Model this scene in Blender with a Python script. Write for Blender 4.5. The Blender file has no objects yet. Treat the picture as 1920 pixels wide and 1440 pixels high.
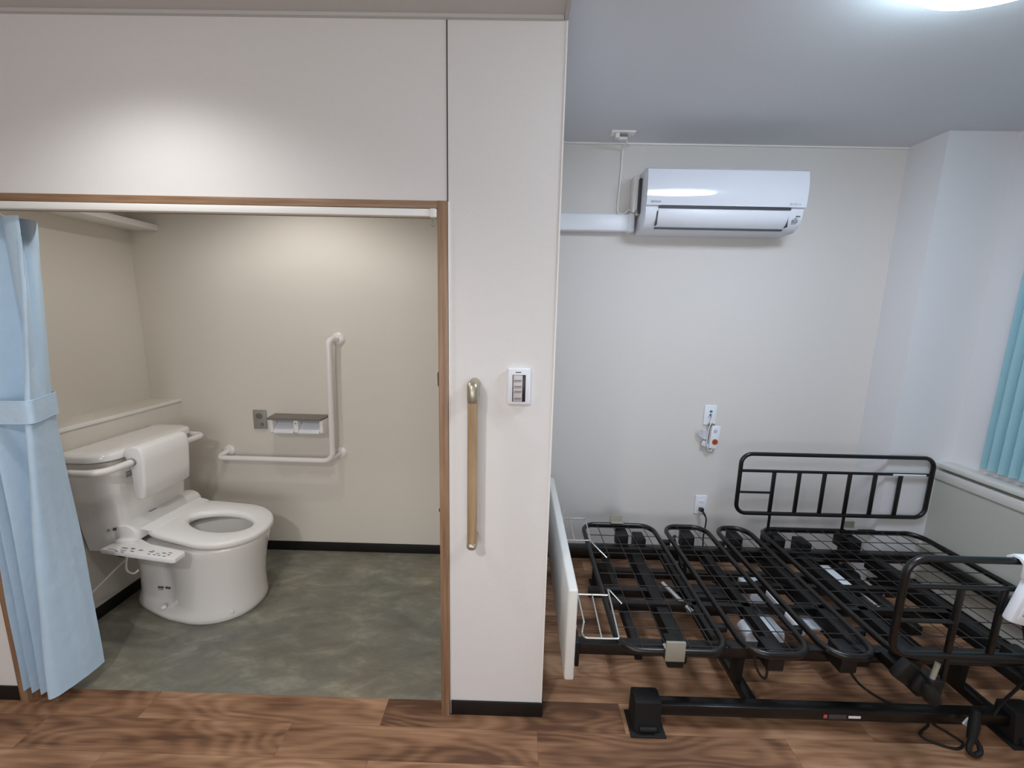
import bpy, bmesh, math, random
from mathutils import Vector, Matrix
random.seed(4)
C = bpy.context.scene.collection
PI = math.pi

# ------------------------------------------------------------------ mesh builder
class MB:
    def __init__(s): s.bm = bmesh.new()
    def box(s, x0, x1, y0, y1, z0, z1, bev=0.0, seg=2):
        b = s.bm
        v = [b.verts.new((x, y, z)) for z in (z0, z1) for y in (y0, y1) for x in (x0, x1)]
        fs = [(0, 2, 3, 1), (4, 5, 7, 6), (0, 1, 5, 4), (2, 6, 7, 3), (0, 4, 6, 2), (1, 3, 7, 5)]
        f = [b.faces.new([v[i] for i in q]) for q in fs]
        if bev > 0:
            es = list({e for q in f for e in q.edges})
            bmesh.ops.bevel(b, geom=es, offset=bev, segments=seg, affect='EDGES', profile=0.5)
        return s
    def obox(s, c, size, rot, bev=0.0):
        t = MB(); hx, hy, hz = [k / 2 for k in size]
        t.box(-hx, hx, -hy, hy, -hz, hz, bev)
        M = Matrix.Translation(c) @ rot.to_4x4()
        t.bm.transform(M); s.merge(t); return s
    def merge(s, t):
        me = bpy.data.meshes.new('tmp'); t.bm.to_mesh(me); s.bm.from_mesh(me)
        bpy.data.meshes.remove(me); t.bm.free(); return s
    def loft(s, rings, cap0=True, cap1=True, closed=True):
        b = s.bm
        R = [[b.verts.new(p) for p in r] for r in rings]
        n = len(R[0])
        for a, c in zip(R, R[1:]):
            for i in range(n if closed else n - 1):
                j = (i + 1) % n
                b.faces.new((a[i], a[j], c[j], c[i]))
        if cap0: b.faces.new(R[0][::-1])
        if cap1: b.faces.new(R[-1])
        return s
    def tube(s, pts, r, closed=False, seg=12, rv=None, up=None, fillet=0.0, fn=6):
        P = [Vector(p) for p in pts]
        if fillet > 0: P = fil(P, fillet, fn, closed)
        n = len(P)
        T = []
        for i in range(n):
            if closed: t = (P[(i + 1) % n] - P[i - 1])
            else: t = P[min(i + 1, n - 1)] - P[max(i - 1, 0)]
            T.append(t.normalized())
        U = None; rings = []
        for i in range(n):
            if up is not None:
                u = Vector(up); side = T[i].cross(u).normalized(); u2 = side.cross(T[i]).normalized()
            else:
                if U is None:
                    U = T[i].orthogonal().normalized()
                else:
                    U = (U - T[i] * U.dot(T[i])).normalized()
                side = T[i].cross(U); u2 = U
            rr = r[i] if isinstance(r, (list, tuple)) else r
            rvv = rr if rv is None else rv
            rings.append([P[i] + side * math.cos(2 * PI * k / seg) * rr + u2 * math.sin(2 * PI * k / seg) * rvv for k in range(seg)])
        if closed:
            rings.append(rings[0])
            s.loft(rings, False, False)
            bmesh.ops.remove_doubles(s.bm, verts=s.bm.verts, dist=1e-6)
        else:
            s.loft(rings)
        return s
    def lathe(s, prof, c, axis='z', seg=32):
        rings = []
        for r, h in prof:
            q = []
            for k in range(seg):
                a = 2 * PI * k / seg
                u, v = r * math.cos(a), r * math.sin(a)
                p = {'z': (u, v, h), 'y': (u, h, v), 'x': (h, u, v)}[axis]
                q.append(Vector(c) + Vector(p))
            rings.append(q)
        return s.loft(rings)
    def prism(s, poly, axis, a0, a1, bev=0.0):
        # poly: 2D list; axis: extrusion axis
        def P(p, a): return {'x': (a, p[0], p[1]), 'y': (p[0], a, p[1]), 'z': (p[0], p[1], a)}[axis]
        t = MB(); t.loft([[P(p, a0) for p in poly], [P(p, a1) for p in poly]])
        if bev:
            es = [e for e in t.bm.edges if abs((e.verts[0].co - e.verts[1].co)[{'x': 0, 'y': 1, 'z': 2}[axis]]) < 1e-7]
            bmesh.ops.bevel(t.bm, geom=es, offset=bev, segments=2, affect='EDGES', profile=0.5)
        s.merge(t); return s
    def build(s, name, mat, parent=None, smooth=40):
        bmesh.ops.recalc_face_normals(s.bm, faces=s.bm.faces)
        me = bpy.data.meshes.new(name); s.bm.to_mesh(me); s.bm.free()
        me.materials.append(mat)
        if smooth:
            for p in me.polygons: p.use_smooth = True
            me.set_sharp_from_angle(angle=math.radians(smooth))
        o = bpy.data.objects.new(name, me); C.objects.link(o)
        if parent is not None:
            o.parent = parent
            o.matrix_parent_inverse = inv(parent)
        return o

def inv(o):
    M = loc_mat(o)
    return M.inverted()
def loc_mat(o):
    M = Matrix.LocRotScale(o.location, o.rotation_euler, o.scale)
    if o.parent is not None: M = loc_mat(o.parent) @ o.matrix_parent_inverse @ M
    return M

def fil(P, r, n, closed=False):
    out = []; N = len(P)
    for i in range(N):
        if not closed and i in (0, N - 1): out.append(P[i]); continue
        a, b, c = P[i - 1], P[i], P[(i + 1) % N]
        d1, d2 = (a - b), (c - b)
        l1, l2 = d1.length, d2.length
        d1.normalize(); d2.normalize()
        ang = d1.angle(d2)
        if ang > PI - 0.02: out.append(b); continue
        t = min(r / math.tan(ang / 2), 0.49 * l1, 0.49 * l2)
        rr = t * math.tan(ang / 2)
        bis = (d1 + d2).normalized(); cen = b + bis * (rr / math.sin(ang / 2))
        v1 = (b + d1 * t) - cen; v2 = (b + d2 * t) - cen
        th = v1.angle(v2)
        for k in range(n + 1):
            f = k / n
            w = (math.sin((1 - f) * th) * v1 + math.sin(f * th) * v2) / math.sin(th)
            out.append(cen + w)
    return out

def empty(name, loc, rz=0.0):
    o = bpy.data.objects.new(name, None); C.objects.link(o)
    o.empty_display_size = 0.05
    o.location = loc; o.rotation_euler = (0, 0, rz); return o
def tag(o, label, cat, group=None):
    o['label'] = label; o['category'] = cat
    if group: o['group'] = group
    return o
def struct(name, mb, mat, smooth=40):
    o = mb.build(name, mat, None, smooth); o['kind'] = 'structure'; return o

# ------------------------------------------------------------------ materials
def s2l(c): return tuple((x / 12.92 if x <= 0.04045 else ((x + 0.055) / 1.055) ** 2.4) for x in [v / 255 for v in c]) + (1,)
def mat(name, col, rough=0.5, metal=0.0, coat=0.0, bump=0.0, bscale=200, bdist=0.001, emis=None, estr=0, spec=None, sheen=0.0):
    m = bpy.data.materials.new(name); m.use_nodes = True
    nt = m.node_tree; b = nt.nodes['Principled BSDF']
    c = s2l(col)
    b.inputs['Base Color'].default_value = c
    b.inputs['Roughness'].default_value = rough; b.inputs['Metallic'].default_value = metal
    b.inputs['Coat Weight'].default_value = coat; b.inputs['Coat Roughness'].default_value = 0.05
    if spec is not None: b.inputs['Specular IOR Level'].default_value = spec
    if sheen: b.inputs['Sheen Weight'].default_value = sheen
    if emis:
        b.inputs['Emission Color'].default_value = s2l(emis); b.inputs['Emission Strength'].default_value = estr
    if bump:
        tc = nt.nodes.new('ShaderNodeTexCoord'); no = nt.nodes.new('ShaderNodeTexNoise'); bp = nt.nodes.new('ShaderNodeBump')
        no.inputs['Scale'].default_value = bscale; no.inputs['Detail'].default_value = 4
        nt.links.new(tc.outputs['Object'], no.inputs['Vector']); nt.links.new(no.outputs['Fac'], bp.inputs['Height'])
        bp.inputs['Strength'].default_value = bump; bp.inputs['Distance'].default_value = bdist
        nt.links.new(bp.outputs['Normal'], b.inputs['Normal'])
        # very slight tonal mottling of the surface itself
        mx = nt.nodes.new('ShaderNodeMix'); mx.data_type = 'RGBA'
        mx.inputs['A'].default_value = tuple(x * 0.96 for x in c[:3]) + (1,); mx.inputs['B'].default_value = tuple(min(1, x * 1.03) for x in c[:3]) + (1,)
        nt.links.new(no.outputs['Fac'], mx.inputs['Factor']); nt.links.new(mx.outputs['Result'], b.inputs['Base Color'])
    return m

def wood_floor():
    m = bpy.data.materials.new('wood_vinyl'); m.use_nodes = True
    nt = m.node_tree; N = nt.nodes; L = nt.links; b = N['Principled BSDF']
    tc = N.new('ShaderNodeTexCoord')
    mp = N.new('ShaderNodeMapping'); mp.inputs['Location'].default_value = (0.472, 0.034, 0); L.new(tc.outputs['Object'], mp.inputs['Vector'])
    br = N.new('ShaderNodeTexBrick'); L.new(mp.outputs['Vector'], br.inputs['Vector'])
    br.inputs['Scale'].default_value = 1; br.inputs['Brick Width'].default_value = 0.90; br.inputs['Row Height'].default_value = 0.118
    br.inputs['Mortar Size'].default_value = 0.0006; br.inputs['Mortar Smooth'].default_value = 0.3
    br.offset = 0.36; br.offset_frequency = 2; br.squash = 1.0
    br.inputs['Color1'].default_value = (0, 0, 0, 1); br.inputs['Color2'].default_value = (1, 1, 1, 1); br.inputs['Mortar'].default_value = (0.3, 0.3, 0.3, 1)
    # per plank offset of the grain
    off = N.new('ShaderNodeVectorMath'); off.operation = 'MULTIPLY_ADD'
    sp = N.new('ShaderNodeCombineXYZ'); L.new(br.outputs['Color'], sp.inputs['X']); L.new(br.outputs['Color'], sp.inputs['Y'])
    L.new(sp.outputs['Vector'], off.inputs[0]); off.inputs[1].default_value = (7.3, 3.1, 0); L.new(tc.outputs['Object'], off.inputs[2])
    st = N.new('ShaderNodeMapping'); st.inputs['Scale'].default_value = (1.3, 6.0, 1); L.new(off.outputs['Vector'], st.inputs['Vector'])
    n1 = N.new('ShaderNodeTexNoise'); n1.inputs['Scale'].default_value = 1.6; n1.inputs['Detail'].default_value = 2; n1.inputs['Distortion'].default_value = .6
    L.new(st.outputs['Vector'], n1.inputs['Vector'])
    # cathedral figure: evenly stepped growth lines of a smooth stretched field
    fld = N.new('ShaderNodeTexNoise'); fld.inputs['Scale'].default_value = 1.05; fld.inputs['Detail'].default_value = 1.2; fld.inputs['Roughness'].default_value = .35
    L.new(st.outputs['Vector'], fld.inputs['Vector'])
    fm = N.new('ShaderNodeMath'); fm.operation = 'MULTIPLY'; fm.inputs[1].default_value = 105.0; L.new(fld.outputs['Fac'], fm.inputs[0])
    w = N.new('ShaderNodeMath'); w.operation = 'SINE'; L.new(fm.outputs[0], w.inputs[0])
    st2 = N.new('ShaderNodeMapping'); st2.inputs['Scale'].default_value = (4, 60, 1); L.new(off.outputs['Vector'], st2.inputs['Vector'])
    n2 = N.new('ShaderNodeTexNoise'); n2.inputs['Scale'].default_value = 1.5; n2.inputs['Detail'].default_value = 5; L.new(st2.outputs['Vector'], n2.inputs['Vector'])
    def math_(op, a, bb):
        q = N.new('ShaderNodeMath'); q.operation = op
        for i, v in enumerate((a, bb)):
            if isinstance(v, (int, float)): q.inputs[i].default_value = v
            else: L.new(v, q.inputs[i])
        return q.outputs[0]
    f = math_('ADD', math_('MULTIPLY', n1.outputs['Fac'], 0.70), math_('MULTIPLY', w.outputs[0], 0.045))
    f = math_('ADD', f, math_('MULTIPLY', n2.outputs['Fac'], 0.30))
    f = math_('ADD', f, math_('MULTIPLY', math_('SUBTRACT', br.outputs['Color'], 0.5), 0.20))
    cr = N.new('ShaderNodeValToRGB'); L.new(f, cr.inputs['Fac'])
    e = cr.color_ramp.elements
    e[0].position = 0.32; e[0].color = s2l((98, 68, 49)); e[1].position = 0.70; e[1].color = s2l((184, 144, 112))
    e2 = cr.color_ramp.elements.new(0.50); e2.color = s2l((146, 107, 79))
    mx = N.new('ShaderNodeMix'); mx.data_type = 'RGBA'; mx.blend_type = 'MULTIPLY'
    L.new(br.outputs['Fac'], mx.inputs['Factor']); L.new(cr.outputs['Color'], mx.inputs['A']); mx.inputs['B'].default_value = (0.6, 0.55, 0.5, 1)
    L.new(mx.outputs['Result'], b.inputs['Base Color'])
    b.inputs['Roughness'].default_value = 0.5; b.inputs['Specular IOR Level'].default_value = 0.35
    bp = N.new('ShaderNodeBump'); bp.inputs['Strength'].default_value = 0.15; bp.inputs['Distance'].default_value = 0.001
    L.new(n2.outputs['Fac'], bp.inputs['Height']); L.new(bp.outputs['Normal'], b.inputs['Normal'])
    return m

def stone_floor():
    m = bpy.data.materials.new('stone_vinyl'); m.use_nodes = True
    nt = m.node_tree; N = nt.nodes; L = nt.links; b = N['Principled BSDF']
    tc = N.new('ShaderNodeTexCoord')
    mp = N.new('ShaderNodeMapping'); mp.inputs['Rotation'].default_value = (0, 0, -0.6); mp.inputs['Scale'].default_value = (3.6, 8.0, 1)
    L.new(tc.outputs['Object'], mp.inputs['Vector'])
    n1 = N.new('ShaderNodeTexNoise'); n1.inputs['Scale'].default_value = 1.3; n1.inputs['Detail'].default_value = 8; n1.inputs['Roughness'].default_value = 0.68; n1.inputs['Distortion'].default_value = 0.35
    L.new(mp.outputs['Vector'], n1.inputs['Vector'])
    n2 = N.new('ShaderNodeTexNoise'); n2.inputs['Scale'].default_value = 2.6; n2.inputs['Detail'].default_value = 3
    L.new(tc.outputs['Object'], n2.inputs['Vector'])
    cr = N.new('ShaderNodeValToRGB'); L.new(n1.outputs['Fac'], cr.inputs['Fac'])
    e = cr.color_ramp.elements; e[0].position = 0.30; e[0].color = s2l((114, 111, 102)); e[1].position = 0.74; e[1].color = s2l((170, 166, 152))
    k = cr.color_ramp.elements.new(0.52); k.color = s2l((134, 131, 121))
    cr2 = N.new('ShaderNodeValToRGB'); L.new(n2.outputs['Fac'], cr2.inputs['Fac'])
    e = cr2.color_ramp.elements; e[0].position = 0.35; e[0].color = (0.88, 0.92, 0.93, 1); e[1].position = 0.65; e[1].color = (1.06, 1.02, 0.92, 1)
    mx = N.new('ShaderNodeMix'); mx.data_type = 'RGBA'; mx.blend_type = 'MULTIPLY'; mx.inputs['Factor'].default_value = 1
    L.new(cr.outputs['Color'], mx.inputs['A']); L.new(cr2.outputs['Color'], mx.inputs['B']); L.new(mx.outputs['Result'], b.inputs['Base Color'])
    b.inputs['Roughness'].default_value = 0.42; b.inputs['Specular IOR Level'].default_value = 0.4
    return m

def grain(name, ca, cb, axis=2):
    m = bpy.data.materials.new(name); m.use_nodes = True
    nt = m.node_tree; N = nt.nodes; L = nt.links; b = N['Principled BSDF']
    tc = N.new('ShaderNodeTexCoord'); mp = N.new('ShaderNodeMapping'); sc = [60, 60, 60]; sc[axis] = 3
    mp.inputs['Scale'].default_value = sc; L.new(tc.outputs['Object'], mp.inputs['Vector'])
    n = N.new('ShaderNodeTexNoise'); n.inputs['Scale'].default_value = 1.6; n.inputs['Detail'].default_value = 4; L.new(mp.outputs['Vector'], n.inputs['Vector'])
    cr = N.new('ShaderNodeValToRGB'); L.new(n.outputs['Fac'], cr.inputs['Fac'])
    e = cr.color_ramp.elements; e[0].position = 0.3; e[0].color = s2l(ca); e[1].position = 0.7; e[1].color = s2l(cb)
    L.new(cr.outputs['Color'], b.inputs['Base Color']); b.inputs['Roughness'].default_value = 0.48
    return m

WALL = mat('wallpaper', (231, 228, 226), 0.85, bump=0.55, bscale=420, spec=0.25)
WALLC = mat('wallpaper_bedroom', (219, 214, 210), 0.85, bump=0.55, bscale=420, spec=0.25)
WALLR = mat('wallpaper_cool_lit', (226, 225, 227), 0.85, bump=0.55, bscale=420, spec=0.25)  # cool light on the column and window wall put into a bluer tint
WALLT = mat('wallpaper_toilet', (225, 219, 208), 0.85, bump=0.55, bscale=420, spec=0.25)
PANEL = mat('sill_panel_wallpaper_shaded', (190, 191, 182), 0.8, bump=0.5, bscale=420, spec=0.25)  # same wallpaper, with the shade below the sill put into a darker greenish colour
CEIL = mat('ceiling_paper', (222, 224, 229), 0.9, bump=0.4, bscale=380, spec=0.2)
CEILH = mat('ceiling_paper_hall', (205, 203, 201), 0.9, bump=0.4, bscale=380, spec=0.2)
TRIM = mat('white_trim', (240, 238, 234), 0.45)
SILL = mat('sill_paint', (222, 222, 216), 0.4)
BLACKB = mat('black_baseboard', (12, 8, 8), 0.55)
FLOOR = wood_floor(); STONE = stone_floor()
WOODF = grain('door_wood', (132, 101, 76), (166, 134, 106)); WOODH = grain('door_wood_header', (128, 97, 72), (164, 131, 103), 0)
WOODR = grain('rail_wood', (150, 124, 92), (182, 154, 120))
PORC = mat('porcelain', (240, 237, 234), 0.12, coat=0.6, spec=0.5)
PLAST = mat('white_plastic', (243, 241, 239), 0.32)
PLASTC = mat('cool_white_plastic', (232, 234, 240), 0.35)
ACP = mat('ac_gloss_panel', (228, 231, 240), 0.07, coat=0.8)
ACB = mat('ac_body', (228, 230, 238), 0.4)
ACD = mat('ac_dark', (60, 62, 68), 0.6)
BAR = mat('vinyl_white_bar', (238, 233, 230), 0.25, coat=0.2)
CURT = mat('curtain_blue', (190, 214, 234), 0.9, bump=0.55, bscale=22, bdist=.006, spec=0.15, sheen=0.2)
CURT2 = mat('curtain_teal', (150, 190, 200), 0.9, bump=0.5, bscale=500, spec=0.15, sheen=0.2)
CHAMP = mat('champagne_metal', (176, 168, 150), 0.34, metal=0.7)
GREYM = mat('grey_plate', (164, 161, 153), 0.42, metal=0.35)
DKWOOD = mat('dark_shelf', (124, 117, 108), 0.4, bump=0.3, bscale=90)
BED = mat('bed_black_steel', (13, 11, 11), 0.34, coat=0.1, spec=0.5)
BEDM = mat('bed_matte_black', (9, 8, 8), 0.55)
WIRE = mat('bed_wire', (44, 41, 41), 0.35)  # greyer than the frame: light from above is put into the wire colour
CHROME = mat('chrome_wire', (225, 228, 226), 0.18, metal=0.95)
BEIGE = mat('beige_plate', (152, 148, 135), 0.45)
RUB = mat('black_rubber', (10, 9, 10), 0.7)
MOTOR = mat('motor_grey', (205, 212, 220), 0.4)
LABEL = mat('white_label', (235, 240, 245), 0.5)
INK = mat('dark_ink', (70, 68, 72), 0.6)
INKL = mat('grey_ink', (140, 146, 154), 0.6)
BLACK = mat('gloss_black', (30, 28, 34), 0.3)
RED = mat('red_mark', (190, 90, 95), 0.5)
ORANGE = mat('orange_button', (176, 78, 36), 0.4)
FOOTB = mat('footboard_laminate', (232, 231, 226), 0.38)
WATER = mat('water', (150, 165, 170), 0.03, coat=1.0)
DARKH = mat('dark_hole', (40, 44, 46), 0.5)
BLUEI = mat('blue_ink', (90, 120, 140), 0.5)
LAMP = mat('lamp_diffuser', (240, 248, 250), 0.4, emis=(226, 238, 255), estr=44)
LAMPR = mat('lamp_rim', (225, 240, 245), 0.3, emis=(214, 238, 250), estr=1.2)
DOWN = mat('downlight_glow', (255, 244, 228), 0.4, emis=(255, 240, 220), estr=6)

# ------------------------------------------------------------------ key dimensions
F, B = 1.322, 2.361      # front partition face, back wall
XJ, XP = -0.222, 0.121   # door right edge, partition corner
HC, BC = 2.330, 2.403    # hall and bedroom ceiling heights
DH = 1.832               # door head
LW, LL = -2.178, -2.000  # toilet left wall: upper, lower
XC, YC = 2.028, 2.154    # column
XW = 2.365               # window wall
YB, XL = -1.9, -3.2      # room behind the camera

# ------------------------------------------------------------------ shell
fl = MB(); fl.box(XL, XW + .2, YB - .1, F + .05, -.1, 0); fl.box(XP - .02, XW + .2, F + .05, B + .1, -.1, 0)
struct('floor', fl, FLOOR, 0)
struct('floor_toilet', MB().box(-2.4, XP - .02, F + .05, B + .1, -.1, 0), STONE, 0)
struct('ceiling_hall', MB().box(XL, XP, YB - .1, B + .1, HC, HC + .2), CEILH, 0)
struct('ceiling_bedroom', MB().box(XP, XW + .2, YB - .1, B + .1, BC, BC + .1), CEIL, 0)
w = MB(); w.box(XL, -1.862, F, F + .12, 0, HC); w.box(-1.862, XJ - .002, F, F + .12, DH, HC)
struct('wall_front', w, WALL, 0)
struct('wall_partition', MB().box(XJ + .001, XP, F, B, 0, HC), WALL, 0)
struct('wall_back', MB().box(XP, XW + .2, B, B + .1, 0, BC), WALLC, 0)
struct('wall_toilet_back', MB().box(-2.4, XP, B, B + .1, 0, HC), WALLT, 0)
struct('wall_toilet_left', MB().box(LW - .12, LW, F + .12, B, 0, HC), WALLT, 0)
struct('wall_toilet_left_lower', MB().box(LW, LL, F + .12, B, 0, .945), WALLT, 0)
struct('wall_toilet_ledge_top', MB().box(LW, LL - .006, F + .12, B, .945, .9585), WALLT, 0)
struct('trim_ledge', MB().box(LL - .006, LL + .007, F + .12, B, .943, .961, .003), TRIM)
struct('wall_right', MB().box(XW, XW + .2, YB, B, 0, BC), WALLR, 0)
struct('wall_column', MB().box(XC, XW, YC, B, 0, BC), WALLR, 0)
struct('wall_rear', MB().box(XL, XW + .2, YB - .1, YB, 0, BC), WALL, 0)
struct('wall_left', MB().box(XL - .1, XL, YB, F, 0, HC), WALL, 0)
# low panel and sill below the window curtain
struct('wall_right_lower', MB().box(2.296, XW, YB, YC, 0, .668), PANEL, 0)
s = MB(); s.box(2.287, XW, YB, YC, .668, .716, .002); s.box(2.335, XW, YB, YC, .716, .734); s.box(2.282, XW, YB, YC, .734, .760, .003)
struct('window_1_sill', s, SILL).name = 'trim_window_sill'
# baseboards
def bb(name, *a): struct(name, MB().box(*a, .0015), BLACKB)
bb('baseboard_partition', XJ + .004, XP + .005, F - .006, F, 0, .06)
bb('baseboard_front_left', XL, -1.866, F - .006, F, 0, .06)
bb('baseboard_back', XP, XC, B - .006, B, 0, .06)
bb('baseboard_column', XC - .005, XW - .07, YC - .006, YC, 0, .06)
bb('baseboard_toilet_back', LL, XJ, B - .006, B, 0, .06)
bb('baseboard_toilet_left', LL, LL + .006, F + .14, B - .006, 0, .06)
bb('baseboard_window', 2.290, 2.296, YB, YC - .006, 0, .06)
bb('baseboard_partition_side', XP, XP + .006, F, B - .006, 0, .06)
# trims
struct('trim_corner_bead', MB().box(XP - .003, XP + .0015, F - .002, F + .004, .06, HC), TRIM)
struct('trim_ceiling_hall', MB().box(XL, XP - .012, F - .012, F, HC - .009, HC), CEILH)
struct('trim_ceiling_edge', MB().box(XP - .010, XP + .004, YB, F - .001, HC - .008, BC, .002), CEILH)
struct('trim_ceiling_bedroom', MB().box(XP, XC, B - .010, B, BC - .009, BC, .002), TRIM)
struct('trim_wall_joint', MB().box(XJ - .003, XJ, F - .0015, F + .004, DH + .002, HC - .009), mat('joint_gap', (96, 92, 88), .8))
# door casing
d = MB(); d.box(-1.832, -.2535, F - .012, F + .045, DH - .022, DH, .001)
struct('door_1_head', d, WOODH)
d = MB(); d.box(-.2535, XJ - .001, F - .0125, F + .14, 0, DH + .0005, .001); d.box(-1.862, -1.832, F - .0125, F + .14, 0, DH + .0005, .001)
d.box(-1.832, -.2535, F + .045, F + .14, DH - .02, DH)
struct('door_1', d, WOODF)
struct('trim_door_seal', MB().box(XJ, XJ + .004, F - .004, F, .06, DH, .0005), TRIM)

# shelf in the toilet
tag(MB().box(LW + .001, -2.010, F + .14, B - .001, 1.912, 1.944, .003).build('wall_shelf', TRIM), 'narrow white shelf high on the left wall of the toilet room, in the corner', 'shelf')

# ------------------------------------------------------------------ curtain rail and blue door curtain
r = empty('curtain_rail', (-1.0, 1.352, 1.80))
tag(r, 'white curtain rail fixed under the wooden door head', 'curtain rail')
MB().box(-1.83, -.268, 1.306, 1.328, 1.786, 1.808, .003).build('track', TRIM, r)
MB().box(-.275, -.2545, 1.304, 1.330, 1.783, 1.809, .003).build('end_cap', TRIM, r)
k = MB().tube([(-.268, 1.316, 1.785), (-.268, 1.316, 1.771), (-.272, 1.316, 1.763), (-.266, 1.316, 1.758), (-.262, 1.316, 1.765)], .0018, seg=8).build('hook', GREYM, r)

def catmull(P, n):
    out = []
    for i in range(len(P) - 1):
        p0 = P[max(i - 1, 0)]; p1 = P[i]; p2 = P[i + 1]; p3 = P[min(i + 2, len(P) - 1)]
        for j in range(n):
            t = j / n
            out.append(0.5 * ((2 * p1) + (p2 - p0) * t + (2 * p0 - 5 * p1 + 4 * p2 - p3) * t * t + (-p0 + 3 * p1 - 3 * p2 + p3) * t ** 3))
    out.append(P[-1]); return out
def sheet(profiles, nz, sub, name, m, parent, thick=.0022, wob=0.0):
    # profiles: list of (z list per point or z, [(x,y)..]); interpolated between heights
    zs = [p[0] for p in profiles]; rows = []
    for i in range(nz + 1):
        f = i / nz * (len(profiles) - 1)
        i0 = min(int(f), len(profiles) - 2); t = f - i0
        pr = []
        for k in range(len(profiles[0][1])):
            q = []
            for d in range(2):
                v = [p[1][k][d] for p in profiles]
                p0, p1, p2, p3 = v[max(i0 - 1, 0)], v[i0], v[i0 + 1], v[min(i0 + 2, len(v) - 1)]
                q.append(0.5 * (2 * p1 + (p2 - p0) * t + (2 * p0 - 5 * p1 + 4 * p2 - p3) * t * t + (-p0 + 3 * p1 - 3 * p2 + p3) * t ** 3))
            z = zs[i0] * (1 - t) + zs[i0 + 1] * t
            if len(profiles[0]) > 2 and i == nz: pass
            pr.append(Vector((q[0], q[1], z)))
        row = catmull(pr, sub)
        if wob:
            for k, p in enumerate(row):
                p.x += wob * math.sin(k * 1.7 + p.z * 9) * .5; p.y += wob * math.sin(k * .9 + p.z * 13 + 1)
        rows.append(row)
    b = MB(); b.loft(rows, False, False, closed=False)
    o = b.build(name, m, parent, 60)
    md = o.modifiers.new('thickness', 'SOLIDIFY'); md.thickness = thick; md.offset = 0; md.use_even_offset = False
    es_ = o.modifiers.new('edges', 'EDGE_SPLIT'); es_.split_angle = math.radians(50)
    return o

cu = empty('door_curtain', (-1.74, 1.36, 0))
tag(cu, 'light blue curtain gathered and tied back at the left of the toilet doorway', 'curtain')
top = [(-1.8380, 1.3900), (-1.8260, 1.3370), (-1.8060, 1.4050), (-1.7860, 1.3300), (-1.7680, 1.4100), (-1.7350, 1.3260), (-1.6650, 1.3980), (-1.6080, 1.3450), (-1.5800, 1.3350), (-1.6500, 1.3520), (-1.6180, 1.3980), (-1.6400, 1.4400)]
t2 = [(-1.8380, 1.4000), (-1.8260, 1.3270), (-1.8060, 1.4150), (-1.7860, 1.3200), (-1.7680, 1.4200), (-1.7370, 1.3160), (-1.6650, 1.4080), (-1.6040, 1.3350), (-1.5760, 1.3250), (-1.6480, 1.3520), (-1.6220, 1.3960), (-1.6600, 1.4420)]
mid = [(-1.8380, 1.4050), (-1.8260, 1.3110), (-1.8060, 1.4200), (-1.7860, 1.3040), (-1.7680, 1.4250), (-1.7380, 1.3000), (-1.6750, 1.4130), (-1.6060, 1.3120), (-1.5780, 1.3020), (-1.6400, 1.3500), (-1.6380, 1.3920), (-1.6770, 1.4420)]
tie = [(-1.8380, 1.4000), (-1.8260, 1.3070), (-1.8060, 1.4150), (-1.7860, 1.3000), (-1.7680, 1.4200), (-1.7420, 1.2960), (-1.6900, 1.4080), (-1.6310, 1.3010), (-1.6030, 1.2910), (-1.6273, 1.3423), (-1.6586, 1.3937), (-1.6950, 1.4420)]
low = [(-1.8380, 1.4150), (-1.8260, 1.3030), (-1.8060, 1.4300), (-1.7860, 1.2960), (-1.7680, 1.4350), (-1.7400, 1.2920), (-1.7080, 1.4230), (-1.6810, 1.2980), (-1.6530, 1.2880), (-1.6525, 1.3404), (-1.6589, 1.3927), (-1.6720, 1.4420)]
bot = [(-1.8380, 1.4200), (-1.8260, 1.2980), (-1.8060, 1.4350), (-1.7860, 1.2910), (-1.7680, 1.4400), (-1.7450, 1.2870), (-1.7220, 1.4280), (-1.7100, 1.2870), (-1.6820, 1.2770), (-1.6672, 1.3311), (-1.6594, 1.3851), (-1.6590, 1.4360)]
sheet([(1.772, top), (1.62, t2), (1.36, mid), (1.12, tie), (.60, low), (.062, bot)], 60, 5, 'cloth', CURT, cu, wob=.0012)
# gathered heading and the tie band
band = [(-1.842, 1.40), (-1.84, 1.30), (-1.76, 1.286), (-1.66, 1.282), (-1.606, 1.281), (-1.592, 1.290), (-1.604, 1.318), (-1.650, 1.392), (-1.692, 1.450), (-1.80, 1.452)]
def loopring(z, o=0): return [Vector((x, y, z + o * (x + 1.84))) for x, y in band]
P1 = catmull(loopring(1.180, .02) + [loopring(1.180, .02)[0]], 5)[:-1]; P0 = catmull(loopring(1.103, .03) + [loopring(1.103, .03)[0]], 5)[:-1]
b = MB(); b.loft([P0, [(p + q) / 2 for p, q in zip(P0, P1)], P1], False, False)
o = b.build('tieback', CURT, cu, 60)
md = o.modifiers.new('thickness', 'SOLIDIFY'); md.thickness = .003; md.offset = 0; md.use_even_offset = False
es_ = o.modifiers.new('edges', 'EDGE_SPLIT'); es_.split_angle = math.radians(40)
def seam(z):
    b = MB(); b.tube([(x, y, zz) for (x, y, zz) in [tuple(p) for p in P1]] if z else [tuple(p) for p in P0], .0022, closed=True, seg=6); return b
seam(1).build('tieback_edge', CURT, cu); seam(0).build('tieback_edge', CURT, cu)
for i, x in enumerate((-1.80, -1.745, -1.70, -1.625)):
    MB().tube([(x, 1.320, 1.787), (x, 1.326, 1.774), (x, 1.345, 1.768)], .0025, seg=8).build('hook', TRIM, cu)

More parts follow.
